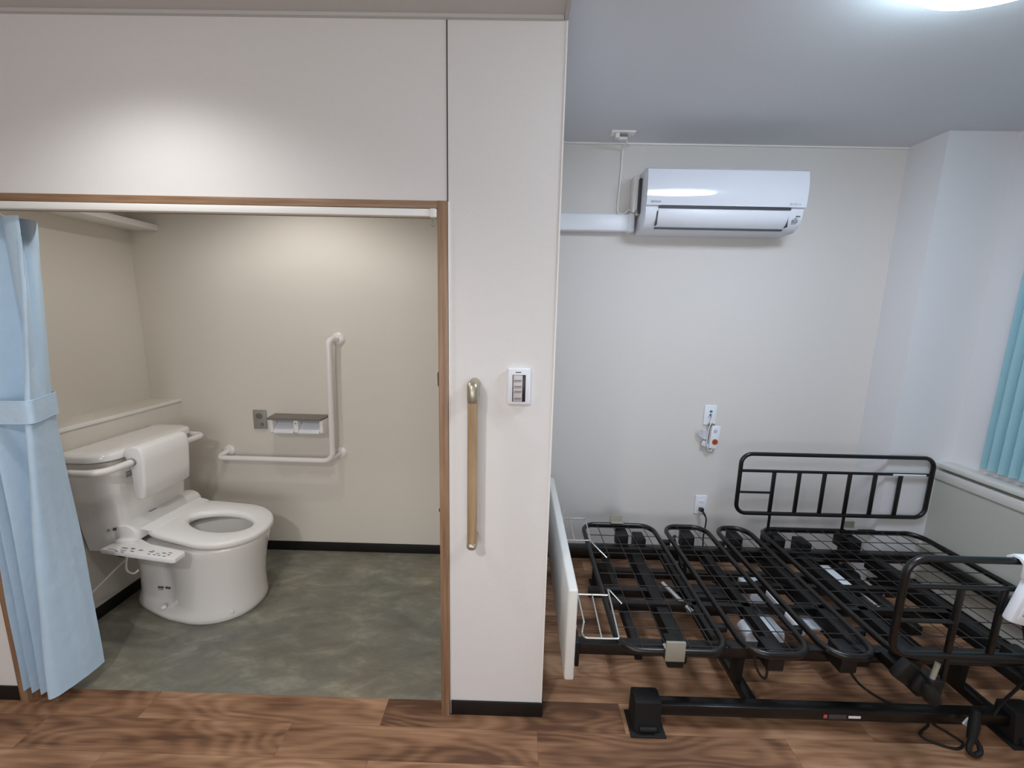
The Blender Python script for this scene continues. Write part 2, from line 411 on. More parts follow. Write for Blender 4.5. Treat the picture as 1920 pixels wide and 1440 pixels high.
# ------------------------------------------------------------------ teal window curtain
wc = empty('window_curtain', (2.33, 1.3, .78)); tag(wc, 'pleated teal curtain hanging over the window sill at right', 'curtain')
pts = []; n = 34
def wcp(amp, sq):
    out = []
    for i in range(n * 2):
        y = 1.995 - i * .022 * sq
        out.append((2.338 + (amp if i % 2 else -amp) * (1 if i > 0 else .2), y))
    return out
sheet([(2.30, wcp(.008, 1.02)), (1.5, wcp(.014, 1.0)), (.79, wcp(.016, 1.0))], 16, 4, 'cloth', CURT2, wc, .002)
MB().box(2.318, 2.345, .40, 2.02, 2.302, 2.322, .003).build('curtain_track', TRIM, wc)

# ------------------------------------------------------------------ lights fixtures
cl = empty('ceiling_light', (1.15, 1.035, BC)); tag(cl, 'round white glowing ceiling light of the bedroom', 'ceiling light')
c0 = (1.15, 1.035, 0)
MB().lathe([(.0005, BC), (.255, BC), (.258, BC - .02), (.250, BC - .03), (.0005, BC - .03)], c0, seg=64).build('base', PLASTC, cl)
MB().lathe([(.262, BC - .012), (.270, BC - .030), (.268, BC - .052), (.255, BC - .064), (.246, BC - .060), (.246, BC - .03), (.256, BC - .012)], c0, seg=64).build('rim', LAMPR, cl)
pr = [(.001, BC - .098)] + [(.247 * math.sin(a), BC - .058 - .04 * math.cos(a)) for a in [i * PI / 2 / 12 for i in range(1, 13)]]
b = MB(); b.lathe(pr[::-1], c0, seg=64); b.build('diffuser', LAMP, cl)

def downlight(x, y, z, label):
    o = empty('downlight', (x, y, z)); tag(o, label, 'ceiling light', 'recessed downlights')
    MB().lathe([(.050, z + .0), (.062, z - .004), (.062, z - .001), (.0505, z + .0005)], (x, y, 0), seg=32).build('ring', TRIM, o)
    MB().lathe([(.0005, z - .0008), (.049, z - .0008), (.049, z - .0005), (.0005, z - .0005)], (x, y, 0), seg=32).build('lens', DOWN, o)
downlight(-1.06, .90, HC, 'round recessed hall downlight nearest the toilet doorway')
downlight(-1.22, 1.68, HC, 'round recessed downlight over the toilet')
downlight(-.75, -.45, HC, 'round recessed hall downlight further back in the hall')

def spot(name, loc, power, size, blend, col, rad=.05):
    l = bpy.data.lights.new(name, 'SPOT'); l.energy = power; l.spot_size = math.radians(size); l.spot_blend = blend; l.color = col; l.shadow_soft_size = rad
    o = bpy.data.objects.new(name, l); o.location = loc; C.objects.link(o); return o
P_HALL, P_TOI, P_REAR, P_FILL, P_LAMP = 13.5, 17.0, 54.0, 28.5, .80
spot('hall_downlight_lamp', (-1.06, .90, HC - .05), P_HALL, 142, .7, (.98, .98, .97), .05)
spot('toilet_downlight_lamp', (-1.15, 1.75, HC - .05), P_TOI, 152, .55, (.98, .98, .965), .018)
spot('hall_rear_lamp', (-.75, -.45, HC - .05), P_REAR, 160, .6, (1, .975, .955), .06)
# added soft fill light on the unseen rear wall, shaped like a window
wl = bpy.data.lights.new('rear_fill_light', 'AREA'); wl.shape = 'RECTANGLE'; wl.size = 2.4; wl.size_y = 1.0; wl.energy = P_FILL; wl.color = (.93, .97, 1.0)
wo = bpy.data.objects.new('rear_fill_light', wl); wo.location = (-.1, YB + .012, 1.35); wo.rotation_euler = (math.radians(90), 0, 0); C.objects.link(wo)
wf = MB()
for a in ((-1.34, -1.30, .81, 1.89), (1.10, 1.14, .81, 1.89), (-.12, -.08, .85, 1.85)): wf.box(a[0], a[1], YB, YB + .03, a[2], a[3], .002)
wf.box(-1.34, 1.14, YB, YB + .03, .81, .85, .002); wf.box(-1.34, 1.14, YB, YB + .03, 1.85, 1.89, .002)
struct('fill_light_frame', wf, TRIM)  # made-up window frame around the fill light, out of view
LAMP.node_tree.nodes['Principled BSDF'].inputs['Emission Strength'].default_value = 44 * P_LAMP
LAMPR.node_tree.nodes['Principled BSDF'].inputs['Emission Strength'].default_value = 22 * P_LAMP

# ------------------------------------------------------------------ toilet
tb = empty('toilet', (-1.62, 1.91, 0)); tag(tb, 'white porcelain toilet with washlet seat and cistern in the tiled-grey toilet room', 'toilet')
tb['label'] = 'white porcelain toilet with electric bidet seat and tall cistern'
RZ = Matrix.Translation((-1.95, 1.925, 0)) @ Matrix.Rotation(math.radians(-4.0), 4, 'Z') @ Matrix.Translation((1.95, -1.925, 0))
AY = 1.925
def rotp(p): return RZ @ Vector(p)
def panring(z, back, tip, hw, hwb, n=56):
    # D-shaped plan: narrow at the back, round at the tip
    out = []
    xc = tip - hw * 1.25
    for i in range(n):
        a = 2 * PI * i / n
        c, s_ = math.cos(a), math.sin(a)
        if c >= 0:
            x = xc + (tip - xc) * (abs(c) ** .92); y = hw * math.copysign(abs(s_) ** .92, s_)
        else:
            x = xc + (back - xc) * (-1) * (-(abs(c) ** .55)) ; tt = (xc - x) / (xc - back)
            u_ = min(1, max(0, (tt - .16) / .30)) if z > .04 else tt; sm = u_ * u_ * (3 - 2 * u_)
            wloc = hw * (1 - sm) + hwb * sm
            y = wloc * math.copysign(min(1, abs(s_) ** .55), s_)
        out.append(rotp((x, AY + y, z)))
    return out
b = MB()
R = []
for z, bk, tp, hw, hb in ((0, -1.915, -1.300, .176, .112), (.006, -1.918, -1.292, .182, .115), (.028, -1.918, -1.288, .183, .115), (.05, -1.915, -1.290, .176, .106), (.075, -1.91, -1.291, .172, .098), (.15, -1.905, -1.290, .168, .096), (.22, -1.905, -1.281, .170, .100), (.29, -1.915, -1.268, .175, .112), (.34, -1.93, -1.256, .181, .13), (.372, -1.94, -1.249, .186, .15), (.384, -1.94, -1.250, .186, .15), (.390, -1.935, -1.258, .180, .145)):
    R.append(panring(z, bk, tp, hw, hb))
def ell(z, cx, ax, ay, n=56):
    return [rotp((cx + ax * math.cos(2 * PI * i / n), AY + ay * math.sin(2 * PI * i / n), z)) for i in range(n)]
for z, cx, ax, ay in ((.390, -1.462, .180, .122), (.375, -1.462, .176, .118), (.33, -1.465, .170, .114), (.26, -1.475, .145, .100), (.215, -1.49, .11, .08), (.19, -1.50, .085, .062), (.185, -1.505, .055, .045)):
    R.append(ell(z, cx, ax, ay))
b.loft(R, True, True); pan = b.build('pan', PORC, tb, 60)
MB().lathe([(.0005, .222), (.108, .222), (.108, .2215), (.0005, .2215)], rotp((-1.49, AY, 0)), seg=32).build('water', WATER, pan)
MB().obox(rotp((-1.615, AY - .015, .300)), (.012, .05, .035), Matrix.Rotation(.5, 3, 'Y'), .004).build('nozzle_opening', DARKH, pan)
# recess line and bolt caps at the foot
MB().lathe([(.012, 0), (.012, .006), (.008, .012), (.0005, .014)], rotp((-1.690, AY - .140, .047)), seg=16).build('bolt_cap', PLAST, pan)
MB().lathe([(.009, 0), (.008, -.006), (.0005, -.008)], rotp((-1.345, AY - .126, .045)), axis='y', seg=16).build('bolt_cap', PLAST, pan)
def stick(pts_, name, m, par, t=.0008):
    MB().obox(*pts_, t).build(name, m, par)
MB().obox(rotp((-1.735, AY - .1005, .125)), (.030, .002, .007), Matrix.Rotation(math.radians(-4), 3, 'Z')).build('sticker', INK, pan)
MB().obox(rotp((-1.737, AY - .1005, .113)), (.026, .002, .003), Matrix.Rotation(math.radians(-4), 3, 'Z')).build('sticker', INKL, pan)
MB().obox(rotp((-1.703, AY - .1015, .126)), (.009, .002, .010), Matrix.Rotation(math.radians(-4), 3, 'Z')).build('sticker', INK, pan)
MB().obox(rotp((-1.688, AY - .1025, .126)), (.009, .002, .010), Matrix.Rotation(math.radians(-4), 3, 'Z')).build('sticker', INK, pan)

# seat: ring sloping up towards the hinge
def sz(x): return .398 + (-1.24 - x) * .10
def seatring(o, dz, n=72, back=-1.735):
    out = []; tip = -1.234 - o; hw = .197 - o; bk = back + o
    xc = -1.445
    for i in range(n):
        a = 2 * PI * i / n; c, s_ = math.cos(a), math.sin(a)
        if c >= 0: x = xc + (tip - xc) * c ** .96; y = hw * math.copysign(abs(s_) ** .98, s_)
        else:
            x = xc + (bk - xc) * min(1, abs(c) ** .5 * 1.0)
            tt = (xc - x) / (xc - bk); wd = hw * (1 - .085 * min(1, tt) - .03 * math.sin(PI * min(1, tt)))
            y = wd * math.copysign(min(1, abs(s_) ** .34), s_)
        out.append(rotp((x, AY + y, sz(x) + dz)))
    return out
def hole(o, dz, n=72):
    out = []
    for i in range(n):
        a = 2 * PI * i / n; c, s_ = math.cos(a), math.sin(a)
        ax = .150 if c > 0 else .160
        x = -1.462 + (ax + o) * c; y = (.090 + o) * s_ * (1 if c > 0 else 1 - .12 * c * c)
        out.append(rotp((x, AY + y, sz(x) + dz)))
    return out
b = MB(); b.loft([hole(.004, -.007), seatring(.006, -.007), seatring(0, -.001), seatring(0, .016), seatring(.003, .022), seatring(.010, .026), hole(.020, .026), hole(.010, .0235), hole(.002, .016), hole(0, .001), hole(.004, -.007)], False, False)
bmesh.ops.remove_doubles(b.bm, verts=b.bm.verts, dist=1e-5)
seat = b.build('seat', PLAST, tb, 50)
hc = MB(); hc.prism([(-1.728, sz(-1.728) + .024), (-1.728, sz(-1.728) + .032), (-1.690, sz(-1.69) + .0285), (-1.672, sz(-1.672) + .0275), (-1.672, sz(-1.672) + .024)], 'y', AY - .165, AY + .165, .001)
hc.bm.transform(RZ); hc.build('hinge_cover', PLAST, seat)
# washlet body behind the seat
ub = MB(); ub.prism([(-1.845, .440), (-1.845, .478), (-1.825, .497), (-1.785, .500), (-1.757, .486), (-1.742, .462), (-1.742, .425), (-1.80, .41)], 'y', 1.722, 2.122, .006)
unit = ub.build('bidet_unit', PLAST, tb, 35)
MB().box(-1.800, -1.790, 1.86, 1.90, .499, .5015, .001).build('indicator', INKL, unit)
MB().box(-1.815, -1.808, 1.835, 1.85, .499, .5015, .001).build('indicator', INK, unit)
# side control panel
cp = MB(); poly = [(-1.845, 1.655), (-1.475, 1.596), (-1.462, 1.602), (-1.458, 1.650), (-1.470, 1.662), (-1.66, 1.700), (-1.735, 1.745), (-1.80, 1.755), (-1.838, 1.70)]
cp.prism(poly, 'z', .402, .424, .004); cp.box(-1.82, -1.75, 1.70, 1.745, .41, .44, .004)
pnl = cp.build('control_panel', PLAST, tb, 35)
rp = Matrix.Rotation(math.radians(-9), 3, 'Z')
def pm(x, y, w_, h_, m): MB().obox((x, y, .4245), (w_, h_, .0008), rp).build('button_mark', m, pnl)
for x, y, w_, h_, m in ((-1.79, 1.655, .045, .003, INKL), (-1.745, 1.668, .03, .008, INKL), (-1.735, 1.650, .030, .004, INKL), (-1.705, 1.665, .02, .006, INK), (-1.69, 1.645, .018, .004, INK), (-1.66, 1.655, .02, .007, INKL),
                       (-1.76, 1.644, .016, .003, INK), (-1.728, 1.638, .016, .003, INK), (-1.605, 1.645, .02, .004, INK), (-1.60, 1.652, .008, .004, INK), (-1.60, 1.628, .014, .005, INKL), (-1.572, 1.624, .014, .005, INKL), (-1.548, 1.620, .014, .005, INKL),
                       (-1.522, 1.616, .014, .005, INKL), (-1.54, 1.638, .02, .004, INK), (-1.515, 1.641, .018, .004, RED), (-1.565, 1.634, .016, .004, INKL), (-1.51, 1.626, .012, .004, INK)): pm(x, y, w_, h_, m)
# cistern
def rr(x0, x1, y0, y1, rb, rf, z, n=8):
    out = []
    for cx, cy, r_, a0 in ((x1 - rf, y1 - rf, rf, 0), (x0 + rb, y1 - rb, rb, 90), (x0 + rb, y0 + rb, rb, 180), (x1 - rf, y0 + rf, rf, 270)):
        for k in range(n + 1):
            a = math.radians(a0 + 90 * k / n); out.append((cx + r_ * math.cos(a), cy + r_ * math.sin(a), z))
    return out
b = MB(); b.loft([rr(-1.970, -1.830, 1.735, 2.105, .02, .07, .366), rr(-1.980, -1.815, 1.718, 2.120, .02, .075, .374), rr(-1.984, -1.808, 1.708, 2.135, .02, .078, .45), rr(-1.990, -1.785, 1.672, 2.160, .02, .08, .812), rr(-1.990, -1.79, 1.68, 2.155, .02, .08, .816)])
tank = b.build('cistern', PORC, tb, 50)
b = MB(); b.loft([rr(-1.993, -1.782, 1.668, 2.164, .02, .085, .8185), rr(-1.995, -1.765, 1.652, 2.176, .02, .09, .825), rr(-1.995, -1.763, 1.650, 2.178, .02, .09, .847), rr(-1.993, -1.768, 1.655, 2.173, .02, .09, .856), rr(-1.985, -1.785, 1.672, 2.158, .02, .08, .8605), rr(-1.96, -1.82, 1.71, 2.12, .02, .05, .8615)])
b.build('cistern_lid', PORC, tb, 50)
rt = Matrix.Rotation(math.radians(20), 3, 'Z')
for i in range(3):
    MB().obox((-1.7885 - i * .0005, 1.790, .742 - i * .010), (.003, .050, .003 if i == 0 else .005), Matrix.Identity(3)).build('sticker', INK if i == 0 else INKL, tank)
MB().obox((-1.832, 1.7185, .485), (.012, .003, .012), Matrix.Rotation(math.radians(42), 3, 'Z')).build('sticker', INK, tank)
MB().obox((-1.850, 1.7075, .485), (.009, .003, .010), Matrix.Rotation(math.radians(32), 3, 'Z')).build('sticker', INKL, tank)
# hose and cord
MB().tube(catmull([Vector(p) for p in ((-1.87, 1.80, .40), (-1.88, 1.77, .36), (-1.86, 1.75, .335), (-1.82, 1.75, .34), (-1.80, 1.78, .38), (-1.79, 1.80, .42))], 6), .008, seg=10).build('water_hose', RUB, tb)
MB().tube(catmull([Vector(p) for p in ((-1.80, 1.76, .415), (-1.83, 1.76, .34), (-1.86, 1.77, .25), (-1.845, 1.785, .215), (-1.83, 1.80, .225))], 6), .0045, seg=8).build('power_cord', PLAST, tb)
MB().tube(catmull([Vector(p) for p in ((-1.86, 1.80, .30), (-1.92, 1.79, .245), (-1.965, 1.70, .17), (-1.985, 1.60, .12), (-1.992, 1.50, .11))], 6), .004, seg=8).build('power_cord', PLAST, tb)

# padded support bar around the cistern
sb = empty('back_support_bar', (-1.99, 1.89, .82)); tag(sb, 'white U-shaped support bar around the cistern with a padded backrest', 'grab bar')
MB().tube([(-1.995, 1.590, .806), (-1.722, 1.590, .806), (-1.722, 2.160, .806), (-1.80, 2.160, .808), (-1.995, 2.160, .822)], .0150, seg=16, fillet=.07, fn=8).build('tube', BAR, sb)
for y in (1.59, 2.160):
    MB().lathe([(.0005, -1.9995), (.036, -1.9995), (.034, -1.992), (.020, -1.985), (.0005, -1.985)], (0, y, .822), axis='x', seg=24).build('flange', BAR, sb)
pd = MB(); prof = [(-1.765, .835), (-1.765, .850), (-1.752, .868), (-1.725, .876), (-1.695, .872), (-1.680, .855), (-1.676, .80), (-1.684, .70), (-1.692, .632), (-1.706, .622), (-1.728, .624), (-1.737, .64), (-1.738, .76), (-1.745, .80)]
t = MB()
def padr(y, k):
    cx, cz = -1.715, .75
    return [(cx + (p[0] - cx) * k, y, cz + (p[1] - cz) * (1 - (1 - k) * .3)) for p in prof]
t.loft([padr(1.738, .80), padr(1.740, .92), padr(1.745, .98), padr(1.754, 1), padr(1.985, 1), padr(1.996, .98), padr(2.002, .92), padr(2.004, .80)])
t.build('backrest_pad', PLAST, sb, 50)
MB().lathe([(.0005, 1.727), (.0175, 1.727), (.0175, 1.736), (.0005, 1.736)], (-1.722, 0, .806), axis='y', seg=20).build('pad_collar', INKL, sb)

# L-shaped grab bar
lb = empty('grab_bar', (-1.07, 2.36, .65)); tag(lb, 'white L-shaped grab bar on the back wall of the toilet room', 'grab bar')
b = MB(); b.tube([(-1.734, 2.350, .645), (-1.758, 2.285, .626), (-1.070, 2.285, .624), (-1.058, 2.285, 1.338), (-1.036, 2.352, 1.338)], .0160, seg=16, fillet=.055, fn=8)
b.build('tube', BAR, lb)
MB().tube([(-1.052, 2.352, .652), (-1.075, 2.288, .640)], .012, seg=14).build('stem', BAR, lb)
for x, z in ((-1.733, .646), (-1.050, .654), (-1.034, 1.338)):
    MB().lathe([(.0005, B - .0003), (.036, B - .0003), (.035, 2.352), (.026, 2.345), (.0005, 2.344)], (x, 0, z), axis='y', seg=28).build('flange', BAR, lb)

# intercom plate
ic = empty('intercom', (-1.52, B, .85)); tag(ic, 'square grey metal speaker plate on the toilet back wall beside the paper holder', 'intercom')
MB().box(-1.565, -1.487, B - .012, B, .790, .905, .003).build('plate', GREYM, ic)
g = MB()
for i in range(7):
    xx = -1.545 + i * .0058; hh = .018 * math.sqrt(max(.08, 1 - ((i - 3) / 3.6) ** 2))
    g.box(xx - .0012, xx + .0012, B - .0132, B - .0118, .868 - hh, .868 + hh)
g.build('speaker_slots', INK, ic)
MB().lathe([(.0005, B - .0145), (.0085, B - .0145), (.0085, B - .011), (.0005, B - .011)], (-1.512, 0, .818), axis='y', seg=20).build('button', INK, ic)
MB().lathe([(.0005, B - .0155), (.005, B - .0155), (.005, B - .0142), (.0005, B - .0142)], (-1.512, 0, .818), axis='y', seg=16).build('button_cap', GREYM, ic)
# double paper holder
ph = empty('paper_holder', (-1.26, B, .85)); tag(ph, 'double toilet paper holder with a dark shelf top and white covers', 'paper holder')
MB().prism([(-1.437, B), (-1.421, 2.250), (-1.112, 2.250), (-1.104, B)], 'z', .874, .886, .001).build('shelf_top', DKWOOD, ph)
MB().box(-1.412, -1.118, B - .012, B, .79, .874).build('back_plate', PLAST, ph)
for x0, x1 in ((-1.412, -1.396), (-1.276, -1.250), (-1.126, -1.108)):
    MB().prism([(2.262, .874), (2.262, .800), (2.275, .790), (B - .012, .790), (B - .012, .874)], 'x', x0, x1, .002).build('bracket', PLAST, ph)
for x0, x1 in ((-1.394, -1.278), (-1.248, -1.128)):
    MB().prism([(2.330, .866), (2.262, .808), (2.256, .802), (2.256, .796), (2.264, .792), (2.275, .796), (2.334, .860)], 'x', x0, x1, .001).build('cover', PLASTC, ph)
MB().box(-1.268, -1.258, 2.2605, 2.262, .850, .856).build('mark', INKL, ph)

# ------------------------------------------------------------------ handrails
def handrail(x, y0, z0, z1, yw, label, sgn=1):
    h = empty('handrail', (x, yw, z0)); tag(h, label, 'handrail', 'vertical wooden handrails by the doorway')
    MB().tube([(x, y0, z0 + .02), (x, y0, z1 - .04)], .0165, seg=20).build('bar', WOODR, h)
    # brackets: rounded caps that turn back to the wall
    def brk(zc, zl, zh):
        b = MB(); rings = []
        for k, (yy, w_, za, zb) in enumerate(((yw - .0005, .0175, zl, zh), (yw - .02, .0175, zl, zh), (y0 + .0, .0180, zl - .006, zh), (y0 - .012, .0165, zl - .004, zh - .006), (y0 - .0195, .011, zl + .006, zh - .016))):
            ring = []
            hgt = (zb - za) / 2; mid_ = (za + zb) / 2
            rad = min(w_, hgt)
            for i in range(24):
                a = 2 * PI * i / 24
                u = rad * math.cos(a); v = rad * math.sin(a) + math.copysign(hgt - rad, math.sin(a))
                ring.append((x + u * w_ / rad, yy, mid_ + v))
            rings.append(ring)
        b.loft(rings); return b.build('bracket', CHAMP, h, 50)
    brk(0, z1 - .072, z1); brk(0, z0, z0 + .030)
    return h
handrail(-.137, 1.262, .724, 1.292, F, 'short vertical wooden handrail with champagne brackets on the wall beside the doorway')
h2 = handrail(-.2745, 1.51, .724, 1.292, 1.51, 'vertical wooden handrail just inside the doorway, its edge showing past the right door jamb')
# arms that carry the second rail on the side wall
for z in (1.262, .738):
    MB().tube([(-.2745, 1.51, z), (XJ + .0005, 1.51, z)], .013, seg=16).build('bracket_arm', CHAMP, h2)

# ------------------------------------------------------------------ wall remote on the partition
wr = empty('wall_controller', (.007, F, 1.27)); tag(wr, 'white wall controller with a dark-edged button strip on the partition', 'wall controller')
MB().box(-.031, .045, F - .016, F, 1.207, 1.328, .006, 3).build('housing', PLASTC, wr)
MB().box(-.0135, .029, F - .0175, F - .0155, 1.219, 1.307, .0004).build('display', BLACK, wr)
MB().box(-.0105, .0185, F - .0185, F - .0172, 1.220, 1.306, .0004).build('button_strip', GREYM, wr)
for z in (1.288, 1.268, 1.252, 1.229):
    MB().box(-.007, .016, F - .0190, F - .0184, z, z + .0022).build('marking', INK, wr)
    MB().box(-.009, .015, F - .0190, F - .0184, z - .0042, z - .0028).build('marking', INK, wr)
MB().box(-.0095, -.006, F - .0190, F - .0184, 1.287, 1.2885).build('red_mark', RED, wr)
MB().box(-.004, .014, F - .0166, F - .0158, 1.3135, 1.3165).build('marking', INK, wr)
bpy.data.objects['button_strip'].data.materials[0] = mat('silver_strip', (205, 198, 200), .4)

# ------------------------------------------------------------------ wall outlets
no = empty('call_socket', (1.138, B, .94)); tag(no, 'white nurse call socket plate on the bedroom wall above the bed', 'socket')
MB().box(1.102, 1.174, B - .010, B, .880, 1.000, .005, 3).build('plate', PLASTC, no)
MB().box(1.122, 1.156, B - .0115, B - .0095, .930, .978, .001).build('insert', PLASTC, no)
MB().lathe([(.0005, B - .0125), (.0085, B - .0125), (.0085, B - .011), (.0005, B - .011)], (1.139, 0, .963), axis='y', seg=20).build('button', BLUEI, no)
MB().lathe([(.0005, B - .0125), (.0075, B - .0125), (.0075, B - .011), (.0005, B - .011)], (1.139, 0, .941), axis='y', seg=20).build('jack', BLACK, no)
MB().box(1.126, 1.132, B - .012, B - .011, .926, .930).build('marking', BLUEI, no); MB().box(1.144, 1.151, B - .012, B - .011, .926, .930).build('marking', BLUEI, no)
MB().box(1.130, 1.160, B - .032, B - .009, .876, .892, .002).build('holder_clip', DKWOOD, no)

hs = empty('nurse_call_handset', (1.16, B - .03, .80)); tag(hs, 'small white nurse call handset with an orange button and a bundled white cord', 'handset')
rh = Matrix.Rotation(math.radians(4), 3, 'Y')
MB().obox((1.163, B - .030, .815), (.050, .024, .135), rh, .004).build('body', PLASTC, hs)
MB().lathe([(.0005, B - .044), (.0165, B - .044), (.0175, B - .041), (.0005, B - .041)], (1.165, 0, .788), axis='y', seg=28).build('call_button', ORANGE, hs)
MB().lathe([(.0005, B - .0435), (.012, B - .0435), (.012, B - .0415), (.0005, B - .0415)], (1.161, 0, .852), axis='y', seg=24).build('speaker_grille', mat('grille', (190, 200, 212), .5), hs)
MB().box(1.158, 1.172, B - .0448, B - .0438, .786, .791).build('button_mark', mat('button_mark', (120, 50, 30), .5), hs)
MB().tube(catmull([Vector(p) for p in ((1.139, B - .013, .941), (1.139, B - .03, .935), (1.130, B - .04, .90), (1.122, B - .040, .86), (1.118, B - .040, .80), (1.124, B - .040, .76), (1.135, B - .036, .738), (1.150, B - .034, .730), (1.160, B - .03, .745))], 6), .0026, seg=8).build('cord', PLASTC, hs)
for i in range(6):
    u = -1.25 + i / 2
    top_ = (1.088 + u * .018, B - .03 - .010 * math.cos(u * 1.5), .862 - abs(u) * .004)
    P = [(1.106, B - .032, .800), (1.096 + u * .020, B - .028 - .010 * math.cos(u * 1.2), .825), top_, (1.094 + u * .014, B - .020, .840), (1.107, B - .024, .800), (1.112 + u * .012, B - .026 - .006 * math.cos(u), .770), (1.122 + u * .012, B - .030, .752 + abs(u) * .006), (1.116 + u * .008, B - .022, .775), (1.106, B - .030, .800)]
    MB().tube(catmull([Vector(p) for p in P], 6), .0021, seg=8).build('cord_loop', PLASTC, hs)
MB().tube([(1.098, B - .034, .799), (1.110, B - .040, .797), (1.118, B - .030, .796)], .002, seg=8).build('twist_tie', BLACK, hs)

po = empty('power_outlet', (1.138, B, .38)); tag(po, 'white double power outlet low on the bedroom wall with a black plug in it', 'outlet')
MB().box(1.102, 1.174, B - .010, B, .320, .440, .005, 3).build('plate', PLASTC, po)
MB().box(1.118, 1.158, B - .012, B - .0095, .345, .415, .001).build('insert', PLASTC, po)
for x in (1.132, 1.144): MB().box(x - .0014, x + .0014, B - .0125, B - .0115, .392, .402).build('slot', INK, po)
pc = empty('power_plug', (1.138, B, .355)); tag(pc, 'black power plug and cable in the low wall outlet behind the bed', 'plug')
MB().obox((1.135, B - .026, .357), (.024, .028, .022), Matrix.Rotation(math.radians(-12), 3, 'X'), .004).build('plug_body', BLACK, pc)
MB().tube(catmull([Vector(p) for p in ((1.138, B - .036, .352), (1.146, B - .055, .335), (1.154, B - .060, .31), (1.153, B - .060, .26), (1.146, B - .065, .20), (1.15, B - .075, .10), (1.17, B - .09, .008))], 8), [.006] * 10 + [.004] * 39, seg=10).build('cable', RUB, pc)

# ------------------------------------------------------------------ air conditioner
ac = empty('air_conditioner', (1.01, B, 2.08)); tag(ac, 'white wall-mounted air conditioner high on the bedroom back wall', 'air conditioner')
X0, X1 = .622, 1.402
body = [(B, 2.236), (2.215, 2.236), (2.188, 2.228), (2.172, 2.210), (2.170, 2.040), (2.166, 2.030), (2.172, 1.985), (2.196, 1.952), (2.226, 1.938), (B, 1.934)]
b = MB(); b.prism(body, 'x', X0, X1, .005); b.build('body', ACB, ac, 35)
# front panel: shallow convex
fp = []
for i in range(13):
    t = i / 12; z = 2.214 - t * (2.214 - 2.046)
    fp.append((2.1520 + .030 * (t - .62) ** 2 - .0005, z))
poly = fp + [(2.172, 2.046), (2.176, 2.222)]
b = MB(); b.prism(poly, 'x', X0 - .002, X1 + .002); b.build('front_panel', ACP, ac, 30)
b = MB(); b.box(.685, 1.335, 2.160, 2.168, 2.034, 2.044); b.build('slot', ACD, ac)
fl_ = [(2.158, 2.028), (2.156, 2.014), (2.160, 1.990), (2.174, 1.966), (2.196, 1.950), (2.204, 1.956), (2.180, 1.975), (2.170, 2.028)]
b = MB(); b.prism(fl_, 'x', .683, 1.325, .001); b.build('louver', ACB, ac, 40)
g = MB(); g.box(.683, 1.325, 2.196, 2.212, 1.9425, 1.952); g.box(.678, .683, 2.166, 2.205, 1.955, 2.02); g.box(1.325, 1.330, 2.166, 2.205, 1.955, 2.02); g.build('louver_gap', ACD, ac)
MB().box(.64, 1.38, 2.225, 2.33, 2.234, 2.2365).build('top_grille', GREYM, ac)
def text(body_, loc, size, rot, m, name, par, ext=.0004):
    cu_ = bpy.data.curves.new(name, 'FONT'); cu_.body = body_; cu_.size = size; cu_.extrude = ext
    ob = bpy.data.objects.new(name, cu_); C.objects.link(ob)
    bpy.context.view_layer.update()
    me = bpy.data.meshes.new_from_object(ob.evaluated_get(bpy.context.evaluated_depsgraph_get()))
    bpy.data.objects.remove(ob); bpy.data.curves.remove(cu_)
    me.transform(Matrix.Translation(loc) @ rot.to_4x4()); me.materials.clear(); me.materials.append(m)
    o2 = bpy.data.objects.new(name, me); C.objects.link(o2); o2.parent = par; o2.matrix_parent_inverse = inv(par); return o2
RX = Matrix.Rotation(math.radians(90), 3, 'X')
text('HITACHI', (.641, 2.1535, 2.057), .0125, RX, INK, 'maker_lettering', ac)
text('白くまくん', (1.322, 2.1535, 2.056), .011, RX, INKL, 'range_lettering', ac)
rl = Matrix.Rotation(math.radians(90), 3, 'X')
MB().box(1.350, 1.376, 2.163, 2.168, 1.978, 1.990).build('indicator', INKL, ac)
MB().box(1.366, 1.3735, 2.162, 2.166, 2.004, 2.008).build('marking', INK, ac); MB().box(1.3775, 1.385, 2.162, 2.166, 2.004, 2.008).build('marking', INK, ac)
MB().box(1.360, 1.372, 2.163, 2.167, 1.996, 1.998).build('marking', INKL, ac)
# left side pipe cover of the unit
MB().box(.588, .616, 2.285, B - .001, 2.040, 2.222, .004).build('side_cover', PLAST, ac)
MB().box(.610, .624, 2.26, B - .001, 2.03, 2.20, .001).build('side_gap', ACD, ac)
MB().box(.600, .620, 2.27, 2.33, 2.020, 2.050, .004).build('cable_clamp', GREYM, ac)
dc = empty('pipe_duct', (.37, B, 1.99)); tag(dc, 'white pipe duct running along the wall to the left of the air conditioner', 'duct')
MB().box(XP + .001, .580, 2.300, B - .001, 1.947, 2.036, .010, 3).build('duct_cover', PLASTC, dc)
MB().box(.572, .606, 2.292, B - .001, 1.942, 2.0385, .010, 3).build('end_piece', PLASTC, dc)
cr_ = empty('ceiling_outlet', (.50, 2.232, BC)); tag(cr_, 'small white outlet on the bedroom ceiling near the back wall', 'outlet')
MB().box(.440, .560, 2.205, 2.262, BC - .008, BC, .002).build('plate', PLAST, cr_)
MB().box(.462, .482, 2.215, 2.245, BC - .030, BC - .008, .003).build('plug', PLAST, cr_)
MB().box(.482, .522, 2.220, 2.245, BC - .034, BC - .026, .003).build('plug_arm', PLAST, cr_)
MB().box(.482, .525, 2.220, 2.24, BC - .014, BC - .010, .001).build('bracket', GREYM, cr_)
